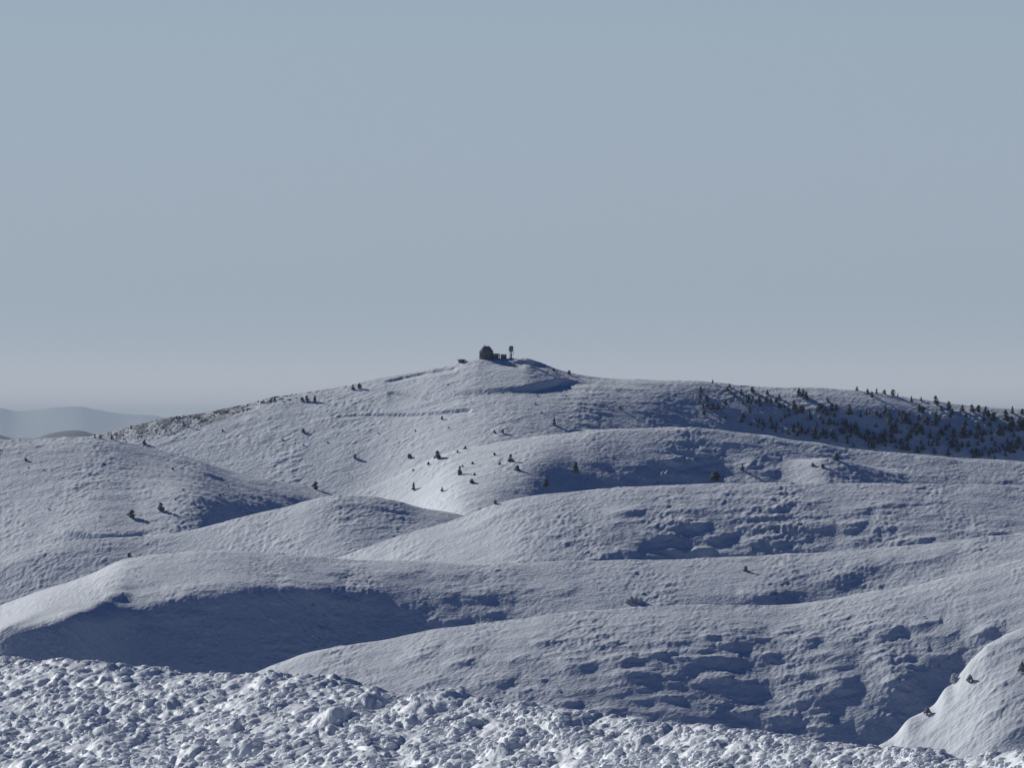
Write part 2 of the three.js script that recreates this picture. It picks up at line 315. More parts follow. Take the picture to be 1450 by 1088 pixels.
for (const [x, y, w, h] of [[395, 837, 150, 7], [300, 845, 80, 6], [232, 852, 70, 6], [160, 860, 70, 3.5], [100, 872, 70, 3.5], [340, 827, 90, 5], [270, 834, 70, 5], [440, 827, 80, 5], [190, 846, 60, 4], [30, 888, 60, 5], [480, 850, 80, 4], [250, 875, 60, 3]]) lobe(hollow, x, y, w, h);

// ---- near slope of mounds
const near = layer({
  D: 800, maxDrop: 270, round: 60,
  crest: [[-200, 1180], [150, 1052], [300, 985], [340, 965], [380, 946], [440, 926], [500, 915], [560, 904], [640, 889], [740, 877], [800, 869], [900, 863], [1000, 858], [1100, 857], [1165, 851], [1222, 842], [1280, 833], [1355, 814], [1450, 792], [1600, 757], [1800, 738], [2000, 730]],
  prof: [[360, [[0, 3], [10, 8], [270, 10]]], [600, [[0, 5.5], [10, 7], [40, 10], [80, 12.5], [270, 14]]], [850, [[0, 5.5], [14, 7], [40, 11], [90, 15], [150, 16.5], [270, 17]]], [1050, [[0, 5.5], [14, 7], [30, 11], [60, 16], [110, 18.5], [270, 20]]], [1230, [[0, 5.5], [14, 8], [40, 12], [70, 17], [120, 20.5], [180, 25], [270, 28]]], [1340, [[0, 6], [16, 11], [55, 15], [90, 22], [150, 29], [270, 32]]], [1500, [[0, 6], [16, 12], [90, 15], [130, 28], [270, 32]]]],
  relief: relief({ seed: 700, roll: 0.9, lob: 1.25, grain: 1.0, mask: (u, d) => 0.15 + 0.95 * smooth(24, 52, d) * box01(u, 560, 1400, 80) }),
});
for (const [x, y, w, h] of [[1155, 988, 90, 12], [1275, 985, 70, 13], [1290, 958, 84, 13], [1274, 975, 40, 7], [1180, 935, 64, 9], [1086, 928, 36, 9], [1130, 922, 46, 7], [1265, 938, 54, 9], [1330, 932, 60, 10], [1325, 905, 60, 8], [1250, 898, 50, 6], [1030, 905, 80, 6], [1130, 905, 60, 6], [1170, 1034, 60, 12], [1100, 1020, 60, 8], [980, 1015, 90, 9], [1010, 965, 40, 7], [1050, 972, 60, 7], [650, 940, 40, 7], [660, 918, 50, 5], [720, 938, 50, 7], [600, 920, 50, 5], [815, 945, 50, 9], [870, 940, 54, 10], [850, 915, 50, 7], [780, 910, 50, 5], [740, 905, 60, 5], [1125, 960, 40, 5], [1195, 965, 40, 6], [1330, 1000, 50, 9], [1240, 1020, 70, 9], [930, 930, 50, 6], [900, 965, 60, 6], [960, 945, 60, 6], [800, 985, 70, 6], [700, 968, 60, 6], [1385, 900, 40, 8], [1400, 893, 40, 7]]) lobe(near, x, y, w, h);

{
  const rnd = mulberry(909);
  for (let k = 0; k < 70; k++) { const x = lerp(560, 1390, rnd()), y0 = near.crestF(x) + 26, y = lerp(y0, 1055, rnd()); lobe(near, x, y, 22 + 34 * rnd(), 3 + 3.5 * rnd(), 0.8); }
  for (let k = 0; k < 40; k++) { const x = lerp(780, 1420, rnd()), y = lerp(broad.crestF(x) + 24, 785, rnd()); lobe(broad, x, y, 20 + 30 * rnd(), 2.5 + 3 * rnd(), 0.8); }
}

// ---- sunlit flank closing the gully
const flank = layer({
  D: [[1180, 468], [1265, 469], [1400, 471.4], [1600, 474], [2000, 478]], Dmean: 470, maxDrop: 230, round: 40,
  crest: [[1180, 1095], [1215, 1072], [1245, 1056], [1265, 1044], [1286, 1020], [1307, 1010], [1322, 1000], [1338, 977], [1350, 969], [1362, 953], [1372, 940], [1385, 927], [1397, 916], [1410, 909], [1430, 899], [1450, 890], [1520, 862], [1600, 842], [1800, 818], [2000, 806]],
  prof: [[1200, [[0, 4], [10, 9], [230, 10]]], [1350, [[0, 6], [10, 14], [60, 16], [230, 16]]], [1480, [[0, 6], [10, 14], [60, 16], [120, 18], [145, 26], [230, 26]]]],
  relief: relief({ seed: 800, roll: 0.9, lob: 0.9, grain: 0.9, sx: 1.2 }),
});
for (const [x, y, w, h] of [[1347, 989, 16, 3], [1349, 1003, 20, 3], [1385, 972, 24, 4], [1412, 973, 30, 4], [1310, 1040, 44, 4], [1345, 1043, 26, 4], [1390, 1020, 60, 4], [1385, 998, 22, 3], [1425, 990, 34, 4], [1440, 922, 22, 4], [1420, 1040, 60, 6], [1360, 1058, 60, 5]]) lobe(flank, x, y, w, h);

// ---- rime-crusted foreground rise
const rise = layer({
  D: [[-500, 246], [-150, 236], [0, 232], [725, 208], [1450, 175], [1600, 170], [2000, 162]], Dmean: 208, maxDrop: 172, round: 24, plain: true,
  crest: [[-150, 936], [0, 939], [40, 937], [150, 945], [250, 955], [310, 960], [370, 957], [430, 963], [480, 970], [560, 984], [650, 992], [740, 1002], [800, 1006], [850, 1018], [920, 1026], [1010, 1030], [1100, 1046], [1180, 1058], [1250, 1064], [1330, 1073], [1380, 1077], [1410, 1074], [1450, 1064], [1520, 1050], [1600, 1042], [1800, 1032], [2000, 1028]],
  prof: [[-100, [[0, 4], [15, 8], [200, 9]]], [600, [[0, 4], [15, 8], [200, 9]]], [1300, [[0, 4], [15, 8], [200, 9]]]],
});
function domes(c, X, Z, seed, chance) {
  const x = X / c, z = Z / c, i0 = Math.floor(x), j0 = Math.floor(z); let best = 0;
  for (let i = i0 - 1; i <= i0 + 1; i++) for (let j = j0 - 1; j <= j0 + 1; j++) {
    if (hash(i, j, seed) > chance) continue;
    const r = 0.45 + 0.5 * hash(i, j, seed + 3), dx = x - i - hash(i, j, seed + 1), dz = z - j - hash(i, j, seed + 2), q = 1 - (dx * dx + dz * dz) / (r * r);
    if (q > 0) { const v = Math.pow(q, 0.55) * r; best += v * v * v; }
  }
  return Math.cbrt(best);
}
rise.relief = (X, Z, u, d) => {
  const wx = X + 0.10 * noise(X / 0.35, Z / 0.5, 901) + 0.015 * noise(X / 0.12, Z / 0.12, 902), wz = Z + 0.12 * noise(X / 0.4, Z / 0.5, 903) + 0.015 * noise(X / 0.12, Z / 0.12, 904);
  const big = clamp(0.45 + 1.1 * noise(X / 3.2, Z / 5, 905), 0, 1), crust = 1 - 0.55 * smooth(1360, 1420, u);
  let r = 0.13 * noise(X / 2.4, Z / 4, 906) + 0.07 * noise(X / 0.9, Z / 1.4, 907);
  const fine = clamp(0.75 + 0.9 * noise(X / 1.1, Z / 1.6, 908), 0.3, 1.2);
  r += crust * (0.20 * big * domes(1.25, wx, wz, 910, 0.34) + 0.12 * (0.4 + 0.6 * big) * domes(0.62, wx, wz, 920, 0.45) + 0.085 * domes(0.34, wx, wz, 930, 0.55) + fine * (0.062 * domes(0.2, wx, wz, 940, 0.7) + 0.034 * domes(0.115, wx, wz, 950, 0.72)));
  return r - 0.1 * crust;
};
{ const relief0 = rise.relief; rise.delta = (X, Z, u, d) => { let r = relief0(X, Z, u, d); for (const f of rise.feats) r += f(X, Z, u, d); return r; }; }
for (const [x, y, w, h] of [[600, 1006, 150, 24], [515, 1000, 70, 24], [470, 1022, 60, 26], [330, 1040, 36, 22], [115, 1020, 80, 14], [810, 1024, 110, 20], [350, 1062, 50, 22], [160, 1056, 90, 14], [50, 1080, 90, 18], [720, 1060, 90, 18], [540, 1058, 70, 14], [230, 1000, 70, 8], [20, 955, 50, 12], [420, 1065, 70, 16], [900, 1060, 90, 14], [660, 1030, 60, 14], [270, 1075, 60, 16]]) hump(rise, x, y, w, h);

const T0 = Date.now();
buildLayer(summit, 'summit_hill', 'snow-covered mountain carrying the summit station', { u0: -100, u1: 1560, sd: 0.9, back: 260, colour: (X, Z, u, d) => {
  const m = box01(u, 150, 330, 40) * (1 - smooth(9, 24, d)), n = 0.7 * noise(X / 6, Z / 16, 31) + 0.8 * noise(X / 1.5, Z / 4, 32);
  const w = box01(u, 300, 560, 60) * (1 - smooth(3, 8, d));
  return clamp(smooth(0.02, 0.4, n + 0.25) * m * 0.85 + smooth(0.1, 0.5, n) * w * 0.7 + 0.55 * smooth(0.62, 0.85, noise(X / 2.2, Z / 6, 33) + 0.5 * noise(X / 30, Z / 80, 34) + 0.15), 0, 0.9);
} });
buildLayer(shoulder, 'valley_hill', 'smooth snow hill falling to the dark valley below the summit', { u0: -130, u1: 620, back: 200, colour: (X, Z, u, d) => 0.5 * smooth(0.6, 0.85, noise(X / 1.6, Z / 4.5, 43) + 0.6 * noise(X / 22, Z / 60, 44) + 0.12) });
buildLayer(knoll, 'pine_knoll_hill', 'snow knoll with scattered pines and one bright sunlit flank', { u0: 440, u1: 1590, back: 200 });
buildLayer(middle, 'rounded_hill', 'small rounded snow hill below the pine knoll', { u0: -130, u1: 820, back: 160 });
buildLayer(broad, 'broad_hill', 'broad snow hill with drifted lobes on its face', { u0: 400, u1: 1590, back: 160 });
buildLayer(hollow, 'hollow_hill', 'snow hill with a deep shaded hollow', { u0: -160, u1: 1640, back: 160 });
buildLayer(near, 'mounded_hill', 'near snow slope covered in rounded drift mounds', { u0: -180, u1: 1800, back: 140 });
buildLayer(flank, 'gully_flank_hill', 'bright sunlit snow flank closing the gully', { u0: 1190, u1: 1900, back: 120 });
console.log('hills', Date.now() - T0);
buildLayer(rise, 'rime_crusted_rise', 'lumpy rime-crusted snow rise in front of the hills', { u0: -480, u1: 1960, su: 1.9, sd: 0.33, back: 200, mat: rimeMat, white: 1.08, bump: 0.6, stretch: 1, clean: true, grainSize: 210 });
console.log('rise', Date.now() - T0);

// rounded clumps of rime growing all over the rise
{
  const g = new THREE.IcosahedronGeometry(1, 4), p = g.attributes.position, rnd = mulberry(1234), knobs = [];
  for (let k = 0; k < 46; k++) { const v = new THREE.Vector3(rnd() - 0.5, rnd() - 0.5, rnd() - 0.5).normalize(); knobs.push([v, 0.28 + 0.34 * rnd()]); }
  const v = new THREE.Vector3();
  for (let i = 0; i < p.count; i++) {
    v.fromBufferAttribute(p, i).normalize();
    let h = 0; for (const [c, r] of knobs) { const q = 1 - v.distanceToSquared(c) / (r * r); if (q > 0) { const a = Math.sqrt(q) * r; h += a * a * a; } }
    v.multiplyScalar(0.72 + 0.75 * Math.cbrt(h)); p.setXYZ(i, v.x, v.y, v.z);
  }
  g.deleteAttribute('uv'); g.deleteAttribute('normal');
  const flat = g.attributes.position, map = new Map(), pos = [], idx = [];      // weld, so that the clump is smooth
  for (let i = 0; i < flat.count; i++) { const k = [flat.getX(i), flat.getY(i), flat.getZ(i)].map(t => t.toFixed(4)).join(); if (!map.has(k)) { map.set(k, pos.length / 3); pos.push(flat.getX(i), flat.getY(i), flat.getZ(i)); } idx.push(map.get(k)); }
  const c = new THREE.BufferGeometry(); c.setAttribute('position', new THREE.Float32BufferAttribute(pos, 3)); c.setIndex(idx); c.computeVertexNormals();
  const mat = new THREE.MeshPhysicalMaterial({ color: new THREE.Color().setRGB(0.85, 0.875, 0.895), roughness: 0.6, specularIntensity: 0.7 });
  const spots = [];
  while (spots.length < 8100) {
    const u = lerp(-160, 1620, rnd()), d = lerp(-6, Math.max(1102 - rise.crestF(u), 20), rnd());
    if (rnd() > (0.4 + 1.5 * noise(u / 60, d / 14, 971)) * (1 - 0.6 * smooth(1380, 1430, u))) continue;
    spots.push([u, d]);
  }
  const m = new THREE.InstancedMesh(c, mat, spots.length), M = new THREE.Matrix4(), Q = new THREE.Quaternion(), E = new THREE.Euler();
  spots.forEach(([u, d], i) => {
    const q = rise.point(u, d), r = 0.035 + 0.075 * Math.pow(rnd(), 2.2);
    E.set((rnd() - 0.5) * 0.5, rnd() * 6.3, (rnd() - 0.5) * 0.5); Q.setFromEuler(E);
    m.setMatrixAt(i, M.compose(new THREE.Vector3(q[0], q[1] - r * 0.4, q[2]), Q, new THREE.Vector3(r * (0.9 + 0.5 * rnd()), r * (0.7 + 0.25 * rnd()), r * (0.9 + 0.5 * rnd()))));
  });
  m.name = 'rime_clumps'; m.userData = { kind: 'stuff', label: 'rounded white rime clumps covering the near rise', category: 'rime' };
  scene.add(shade(m));
  console.log('clumps', Date.now() - T0);
}

// ------------------------------------------------------------------ ground from the viewer to the rise, valley floor, lowland
function sheet(fn, nu, nv) {
  const pos = [], idx = [], col = [];
  for (let j = 0; j <= nv; j++) for (let i = 0; i <= nu; i++) { const p = fn(i / nu, j / nv); pos.push(...p); col.push(...SNOW); }
  for (let j = 0; j < nv; j++) for (let i = 0; i < nu; i++) { const k = j * (nu + 1) + i; idx.push(k, k + 1, k + nu + 1, k + 1, k + nu + 2, k + nu + 1); }
  const g = new THREE.BufferGeometry();
  g.setAttribute('position', new THREE.Float32BufferAttribute(pos, 3)); g.setAttribute('color', new THREE.Float32BufferAttribute(col, 3));
  g.setIndex(idx); g.computeVertexNormals(); return g;
}
structure(new THREE.Mesh(sheet((a, b) => { const x = lerp(-60, 60, a), z = lerp(30, -183, b), t = smooth(0, 183, -z); return [x, -1.7 - 6.6 * t + 0.15 * noise(x / 6, z / 6, 71), z]; }, 60, 100), snowMat), 'snow_field', 'snow ground running from the viewer to the rise', 'snow field');

structure(new THREE.Mesh(sheet((a, b) => { const Z = lerp(190, 6200, b * b), x = lerp(-0.16, 0.16, a) * Z; return [x, -44 - 0.011 * Z, -Z]; }, 20, 60), snowMat), 'valley_floor', 'snow floor of the valleys between the hills', 'valley floor');

// ------------------------------------------------------------------ far country
const rangeMat = new THREE.MeshStandardMaterial({ color: new THREE.Color().setRGB(0.80, 0.81, 0.82), roughness: 1 });
const farMat = new THREE.MeshStandardMaterial({ color: new THREE.Color().setRGB(0.2, 0.215, 0.225), roughness: 1 });
structure(new THREE.Mesh(sheet((a, b) => { const Z = lerp(6100, 160000, b * b), x = lerp(-0.16, 0.16, a) * Z; return [x, -800, -Z]; }, 20, 60), farMat), 'lowland_ground', 'far hazy lowland beyond the mountains', 'lowland');
function farRange(pts, D, seed, name, label, mat, depth) {
  const f = curve(pts), u0 = pts[0][0], u1 = pts[pts.length - 1][0], nu = 220, nv = 26;
  const g = sheet((a, b) => {
    const u = lerp(u0, u1, a), t = lerp(-0.6, 1, b), Z = D * (1 - depth * t), x = (u - W / 2) * PX * Z, top = heightAt(f(u), D);
    const rough = D * PX * (1.1 * fbm(u / 26, t * 4, seed, 4));
    return [x, lerp(top, -790, Math.pow(Math.abs(t), 1.15)) + rough * (0.25 + Math.min(1, Math.abs(t) * 3)) * (1 - Math.abs(t)), -Z];
  }, nu, nv);
  structure(new THREE.Mesh(g, mat), name, label, 'mountains');
}
farRange([[-160, 576], [-40, 575], [0, 577], [25, 582], [50, 580], [85, 576], [110, 575], [130, 578], [170, 585], [220, 588], [245, 595], [330, 606], [480, 612], [700, 608], [1000, 604], [1300, 607], [1600, 600]], 150000, 51, 'distant_mountains', 'pale blue mountain range fading in the haze', rangeMat, 0.2);
farRange([[-160, 606], [-40, 609], [0, 614], [20, 619], [50, 619], [66, 614], [86, 609.5], [106, 607.5], [122, 609], [134, 614], [146, 613], [165, 610], [190, 610], [215, 612], [300, 620], [600, 626], [1600, 622]], 46000, 61, 'distant_hills', 'blue hills standing before the pale range', farMat, 0.06);

// ------------------------------------------------------------------ pines and shrubs
function tuft(r, rnd, flat) {
  const g = new THREE.OctahedronGeometry(r, 0), p = g.attributes.position;
  const jit = {};
  for (let i = 0; i < p.count; i++) {
    const k = [p.getX(i), p.getY(i), p.getZ(i)].map(v => v.toFixed(3)).join();
    jit[k] ??= 0.55 + 0.9 * rnd();
    p.setXYZ(i, p.getX(i) * jit[k], p.getY(i) * jit[k] * flat, p.getZ(i) * jit[k]);
  }
  g.rotateX((rnd() - 0.5) * 1.2); g.rotateY(rnd() * 6.3); g.rotateZ((rnd() - 0.5) * 1.2);
  g.deleteAttribute('uv');
  return g;
}
// unit trees: 1 m tall; width (radius) as the envelope gives
function makeTree(seed, { env, n, size, flat = 0.6, snow = 6, trunkR = 0.035, low = 0.06, lean = 0 }, mat) {
  const rnd = mulberry(seed), crown = [], load = [];
  const sway = []; for (let k = 0; k < 8; k++) sway.push([(rnd() - 0.5), (rnd() - 0.5)]);
  for (let k = 0; k < n; k++) {
    const t = low + (1 - low) * Math.pow(rnd(), 0.85), R = env(t) * (0.8 + 0.4 * noise(t * 5, seed, 5)), a = rnd() * Math.PI * 2, q = Math.sqrt(rnd()) * R * (0.75 + 0.5 * hash(Math.floor(a * 1.6), Math.floor(t * 5), seed));
    const g = tuft(size * (0.65 + 0.7 * rnd()) * (1.15 - 0.45 * t), rnd, flat);
    g.translate(Math.cos(a) * q + lean * t * t, t * 0.95, Math.sin(a) * q);
    crown.push(g);
  }
  for (let k = 0; k < snow; k++) {
    const t = 0.2 + 0.7 * rnd(), R = env(t), a = Math.PI * (0.7 + 0.9 * rnd()), g = tuft(size * 0.7, rnd, 0.4);
    g.translate(Math.cos(a) * R * 0.85 + lean * t * t, t * 0.95 + size * 0.5, Math.sin(a) * R * 0.85);
    load.push(g);
  }
  const tree = new THREE.Group();
  const tr = new THREE.Mesh(new THREE.CylinderGeometry(trunkR * 0.25, trunkR, 0.95, 6).translate(lean * 0.3, 0.42, 0), barkMat); tr.name = 'trunk';
  const cr = new THREE.Mesh(mergeGeometries(crown), mat); cr.name = 'crown';
  tree.add(tr, cr);
  if (load.length) { const sn = new THREE.Mesh(mergeGeometries(load), loadMat); sn.name = 'snow_load'; sn.userData.kind = 'stuff'; tree.add(sn); }
  return shade(tree);
}
const cone = w => t => w * (1 - t) * (0.75 + 0.5 * t) + 0.015, egg = w => t => w * Math.sqrt(Math.max(0, 1 - (2 * t - 0.9) ** 2 * 0.95)) + 0.02, plump = w => t => w * Math.pow(Math.max(0, 1 - t), 0.55) + 0.02;
const protos = {
  spire: [1, 2, 3].map(k => makeTree(1000 + k, { env: cone(0.32), n: 74, size: 0.1, snow: 5 }, needleMat)),
  round: [1, 2, 3].map(k => makeTree(1100 + k, { env: egg(0.42), n: 90, size: 0.125, snow: 5, low: 0.08 }, needleMat)),
  plump: [1, 2, 3].map(k => makeTree(1200 + k, { env: plump(0.4), n: 84, size: 0.115, snow: 7, lean: 0.05 * (k - 2) }, needleMat)),
  shrub: [1, 2, 3].map(k => makeTree(1300 + k, { env: plump(0.85), n: 60, size: 0.2, flat: 0.8, snow: 3, trunkR: 0.06, low: 0.04 }, needleMat)),
  heath: [1, 2].map(k => makeTree(1500 + k, { env: plump(0.75), n: 70, size: 0.17, flat: 0.8, snow: 8, trunkR: 0.05, low: 0.04 }, heathMat)),
  frosted: [1, 2].map(k => makeTree(1400 + k, { env: plump(0.75), n: 64, size: 0.19, flat: 0.8, snow: 12, trunkR: 0.06, low: 0.04 }, needleFrost)),
};
let treeCount = 0;
function plant(L, px, py, hpx, kind, label, group, wide = 1, name) {
  const set = protos[kind], src = set[treeCount++ % set.length], p = L.at(px, py), h = hpx * PX * -p[2];
  const o = src.clone();
  o.name = numbered(name ?? (['shrub', 'frosted', 'heath'].includes(kind) ? 'shrub' : 'pine_tree'));
  o.position.set(p[0], p[1] - 0.04 * h, p[2]);
  o.scale.set(h * wide, h, h * wide);
  o.rotation.y = (hash(treeCount, 7, 3) - 0.5) * 1.6;
  tag(o, label, ['shrub', 'frosted', 'heath'].includes(kind) ? 'shrub' : 'tree', group);
  scene.add(o);
  return o;
}
// pines on the knoll and the slopes, each by what it stands beside
plant(knoll, 620, 651, 13, 'plump', 'bushy dark pine at the top edge of the bright snow flank', null, 1.15);
plant(knoll, 651, 673, 14, 'spire', 'pointed pine alone in the middle of the bright snow flank', null, 1.1);
plant(knoll, 723, 655, 12, 'plump', 'pine on the bright flank where it turns to grey snow');
plant(knoll, 586, 694, 12, 'spire', 'slim pine low on the bright flank above the rounded hill');
plant(knoll, 626, 697, 8, 'spire', 'tiny pine at the lowest corner of the bright flank');
plant(knoll, 668, 685, 7, 'round', 'round bush-like pine on the lower edge of the bright flank', null, 1.3);
plant(knoll, 733, 667, 7, 'shrub', 'low wide shrub below the pine at the end of the bright flank', null, 0.9);
plant(knoll, 815, 669, 16, 'plump', 'tall pine throwing a long shadow on the shaded knoll', null, 0.95);
plant(knoll, 773, 689, 13, 'plump', 'pine at the foot of the knoll with a shadow reaching the broad hill');
plant(knoll, 1013, 681, 15, 'round', 'wide dark pine among drift lobes at the knoll foot', null, 1.2);
plant(knoll, 1051, 669, 11, 'spire', 'narrow dark pine with bright snow beside it on the knoll', null, 0.9);
plant(knoll, 1184, 672, 12, 'plump', 'pine on the crest of the bright crescent drift', null, 1.1);
plant(knoll, 1165, 682, 5, 'shrub', 'low shrub under the pine of the crescent drift');
plant(knoll, 1151, 676, 4.5, 'shrub', 'tiny shrub in the middle of the crescent drift');
plant(broad, 701, 713, 7, 'round', 'small round pine on the top edge of the broad hill');
plant(summit, 785, 602, 11, 'spire', 'lone pine with a long diagonal shadow on the open summit slope', null, 1.2);
plant(summit, 712, 613, 7, 'round', 'small oval pine low on the summit slope above the knoll', null, 0.9);
plant(summit, 700, 612, 4, 'shrub', 'faint shrub beside the oval pine on the summit slope');
plant(summit, 626, 592, 6, 'plump', 'small pine on the slope under the lower track end');
plant(summit, 878, 580, 5, 'round', 'small pine with a shadow streak on the smooth slope past the summit', null, 1.1);
plant(summit, 446, 569, 10, 'spire', 'tallest of the three pines on the ridge below the tracks', null, 1.2);
plant(summit, 435, 568, 9, 'plump', 'middle one of the three pines on the ridge below the tracks');
plant(summit, 428, 568, 6, 'shrub', 'lowest of the three pines on the ridge below the tracks', null, 0.8, 'pine_tree');
plant(summit, 500, 553, 8, 'plump', 'shorter of the two pines near the track bend');
plant(summit, 509, 552, 9, 'round', 'fuller of the two pines near the track bend', null, 0.9);
plant(summit, 806, 531, 6.5, 'round', 'dark pine on the skyline just past the summit dome', null, 1.2);
plant(summit, 784, 526, 4, 'shrub', 'low shrub on the skyline between the mast and the skyline pine');
plant(summit, 430, 612, 5, 'shrub', 'low dark shrub on the open slope under the ridge pines');
plant(shoulder, 447, 656, 12, 'round', 'round pine with a heavy shadow at the valley rim', null, 1.0);
plant(summit, 503, 651, 8, 'round', 'second round pine above the valley, smaller than its neighbour');
plant(summit, 580, 648, 7, 'round', 'low round pine by the top of the bright flank', null, 1.3);
plant(shoulder, 187, 733, 12, 'round', 'round-headed tree standing alone above the rounded hill', null, 1.25);
plant(shoulder, 228, 725, 13, 'round', 'dark squat pine uphill of the lone round-headed tree', null, 0.9);
plant(shoulder, 135, 619, 6, 'spire', 'first tiny pine on the hill skyline before the blue hills', null, 1.2);
plant(shoulder, 143, 620, 4, 'shrub', 'flat shrub between the tiny skyline pines');
plant(shoulder, 159, 620, 8, 'spire', 'tallest tiny pine on the hill skyline before the blue hills', null, 1.2);
plant(summit, 186, 608, 6, 'spire', 'tiny pine at the start of the bare rocky ridge', null, 1.1);
plant(summit, 205, 630, 8, 'plump', 'dark pine below the bare rocky ridge', null, 1.2);
plant(middle, 183, 787, 5, 'shrub', 'small dark shrub at the edge of the hill above the hollow');
plant(hollow, 1056, 809, 7, 'shrub', 'single small shrub on the smooth snow of the hollow hill', null, 0.7);
plant(flank, 1373, 967, 11, 'heath', 'dark round shrub on the edge of the sunlit flank', null, 0.75);
plant(flank, 1351, 966, 13, 'frosted', 'pale frosted shrub beside the dark one on the flank edge', null, 0.8);
plant(flank, 1313, 1014, 10, 'heath', 'dark shrub low on the edge of the gully');
plant(flank, 1447, 951, 13, 'heath', 'dark shrub high on the sunlit flank', null, 0.8);
for (const [x, y, h] of [[888, 854, 6], [894, 852, 8], [901, 853, 7], [907, 852, 6]]) plant(hollow, x, y, h, 'frosted', 'frosted shrub in the tight clump above the mounded slope', 'frosted shrub clump', 1.0);
for (const [x, y, h] of [[659, 635, 4], [648, 642, 3.5], [615, 638, 3], [607, 659, 4], [585, 668, 3], [669, 658, 4], [672, 674, 3.5], [655, 662, 3], [700, 646, 4], [708, 660, 4]]) plant(knoll, x, y, h, 'shrub', 'tiny dark shrub speckling the bright snow flank among the pines', 'shrubs on the bright flank', 0.9);

// pines along the skyline of the far ridge, then those on its shaded face
for (const [x, y, h, k, w] of [[1009, 543, 6, 'spire', 1.2], [1213, 554, 7, 'plump', 1], [1241, 559, 8, 'spire', 1], [1252, 560, 7, 'round', 1.1], [1264, 562, 10, 'round', 1], [1271, 563, 6, 'spire', 0.8], [1290, 570, 9, 'spire', 1], [1304, 569, 7, 'spire', 1.2], [1325, 574, 14, 'plump', 1], [1343, 580, 12, 'plump', 1.1], [1362, 582, 10, 'plump', 1], [1376, 583, 12, 'plump', 1.1], [1385, 583, 11, 'round', 1], [1395, 585, 11, 'plump', 1], [1433, 585, 11, 'spire', 1], [1447, 587, 9, 'round', 1]])
  plant(summit, x, y, h, k, 'dark pine standing on the skyline of the far ridge', 'pines on the far skyline', w);
{
  const rnd = mulberry(4242), spots = [[1065, 556, 8], [1086, 559, 7], [1103, 566, 7], [1131, 561, 10], [1137, 563, 11], [1141, 567, 12], [1000, 566, 7], [997, 589, 7], [1033, 549, 6], [1060, 566, 9], [1070, 573, 8], [1424, 596, 18], [1443, 603, 13], [1408, 592, 10], [1399, 590, 10], [1172, 570, 7], [1202, 580, 9], [1228, 558, 6], [1234, 563, 8], [1258, 592, 12], [1231, 588, 8], [1241, 590, 8], [1332, 583, 9], [1348, 588, 10], [1414, 616, 12], [1365, 621, 14], [1382, 621, 14], [1335, 618, 10]];
  const top = curve([[980, 549], [1040, 553], [1110, 568], [1160, 578], [1220, 585], [1300, 580], [1360, 590], [1460, 592]]), foot = curve([[980, 575], [1040, 600], [1100, 615], [1150, 625], [1200, 634], [1270, 641], [1330, 646], [1460, 654]]);
  let tries = 0;
  while (spots.length < 275 && tries++ < 6000) {
    const x = 985 + 470 * rnd(), y = lerp(top(x), foot(x), Math.pow(rnd(), 0.85)), dens = 0.38 + 1.3 * noise(x / 34, y / 18, 55) + 0.35 * smooth(1080, 1180, x);
    if (rnd() > dens || spots.some(s => Math.abs(s[0] - x) < 4.5 && Math.abs(s[1] - y) < 3.2)) continue;
    spots.push([x, y, (6 + 8 * rnd() ** 1.4) * (0.75 + 0.25 * smooth(1040, 1200, x))]);
  }
  spots.sort((a, b) => a[0] - b[0]);
  const looks = { spire: 'pointed', plump: 'bushy', round: 'round-headed' };
  for (const [x, y, h] of spots) {
    const kind = ['spire', 'plump', 'plump', 'round'][rnd() * 4 | 0], v = (y - top(x)) / (foot(x) - top(x));
    const size = h > 9.5 ? 'tall' : 'small', where = v < 0.3 ? 'high on the shaded ridge face under the skyline' : v < 0.7 ? 'halfway down the shaded ridge face' : 'at the dark foot of the shaded ridge face';
    plant(summit, x, y, h, kind, `${size} ${looks[kind]} dark pine ${where}`, `${size} ${looks[kind]} pines ${where}`, 0.85 + 0.4 * rnd());
  }
  // shrubs dotted over the open slopes
  const dot = (L, n, u0, u1, y0, y1, label, group, hmin, hmax) => { for (let k = 0; k < n; k++) { const x = lerp(u0, u1, rnd()), y = lerp(y0(x), y1(x), rnd()); plant(L, x, y, hmin + (hmax - hmin) * rnd() ** 2, 'shrub', label, group, 1); } };
  dot(summit, 18, 300, 980, x => summit.crestF(x) + 28, x => Math.min(640, summit.crestF(x) + 95), 'tiny dark shrub on the open summit slope', 'shrubs on the summit slope', 1.8, 3.6);
  dot(shoulder, 14, 10, 330, x => shoulder.crestF(x) + 18, x => 735, 'tiny dark shrub on the smooth hill above the valley', 'shrubs on the valley hill', 2, 4);
}

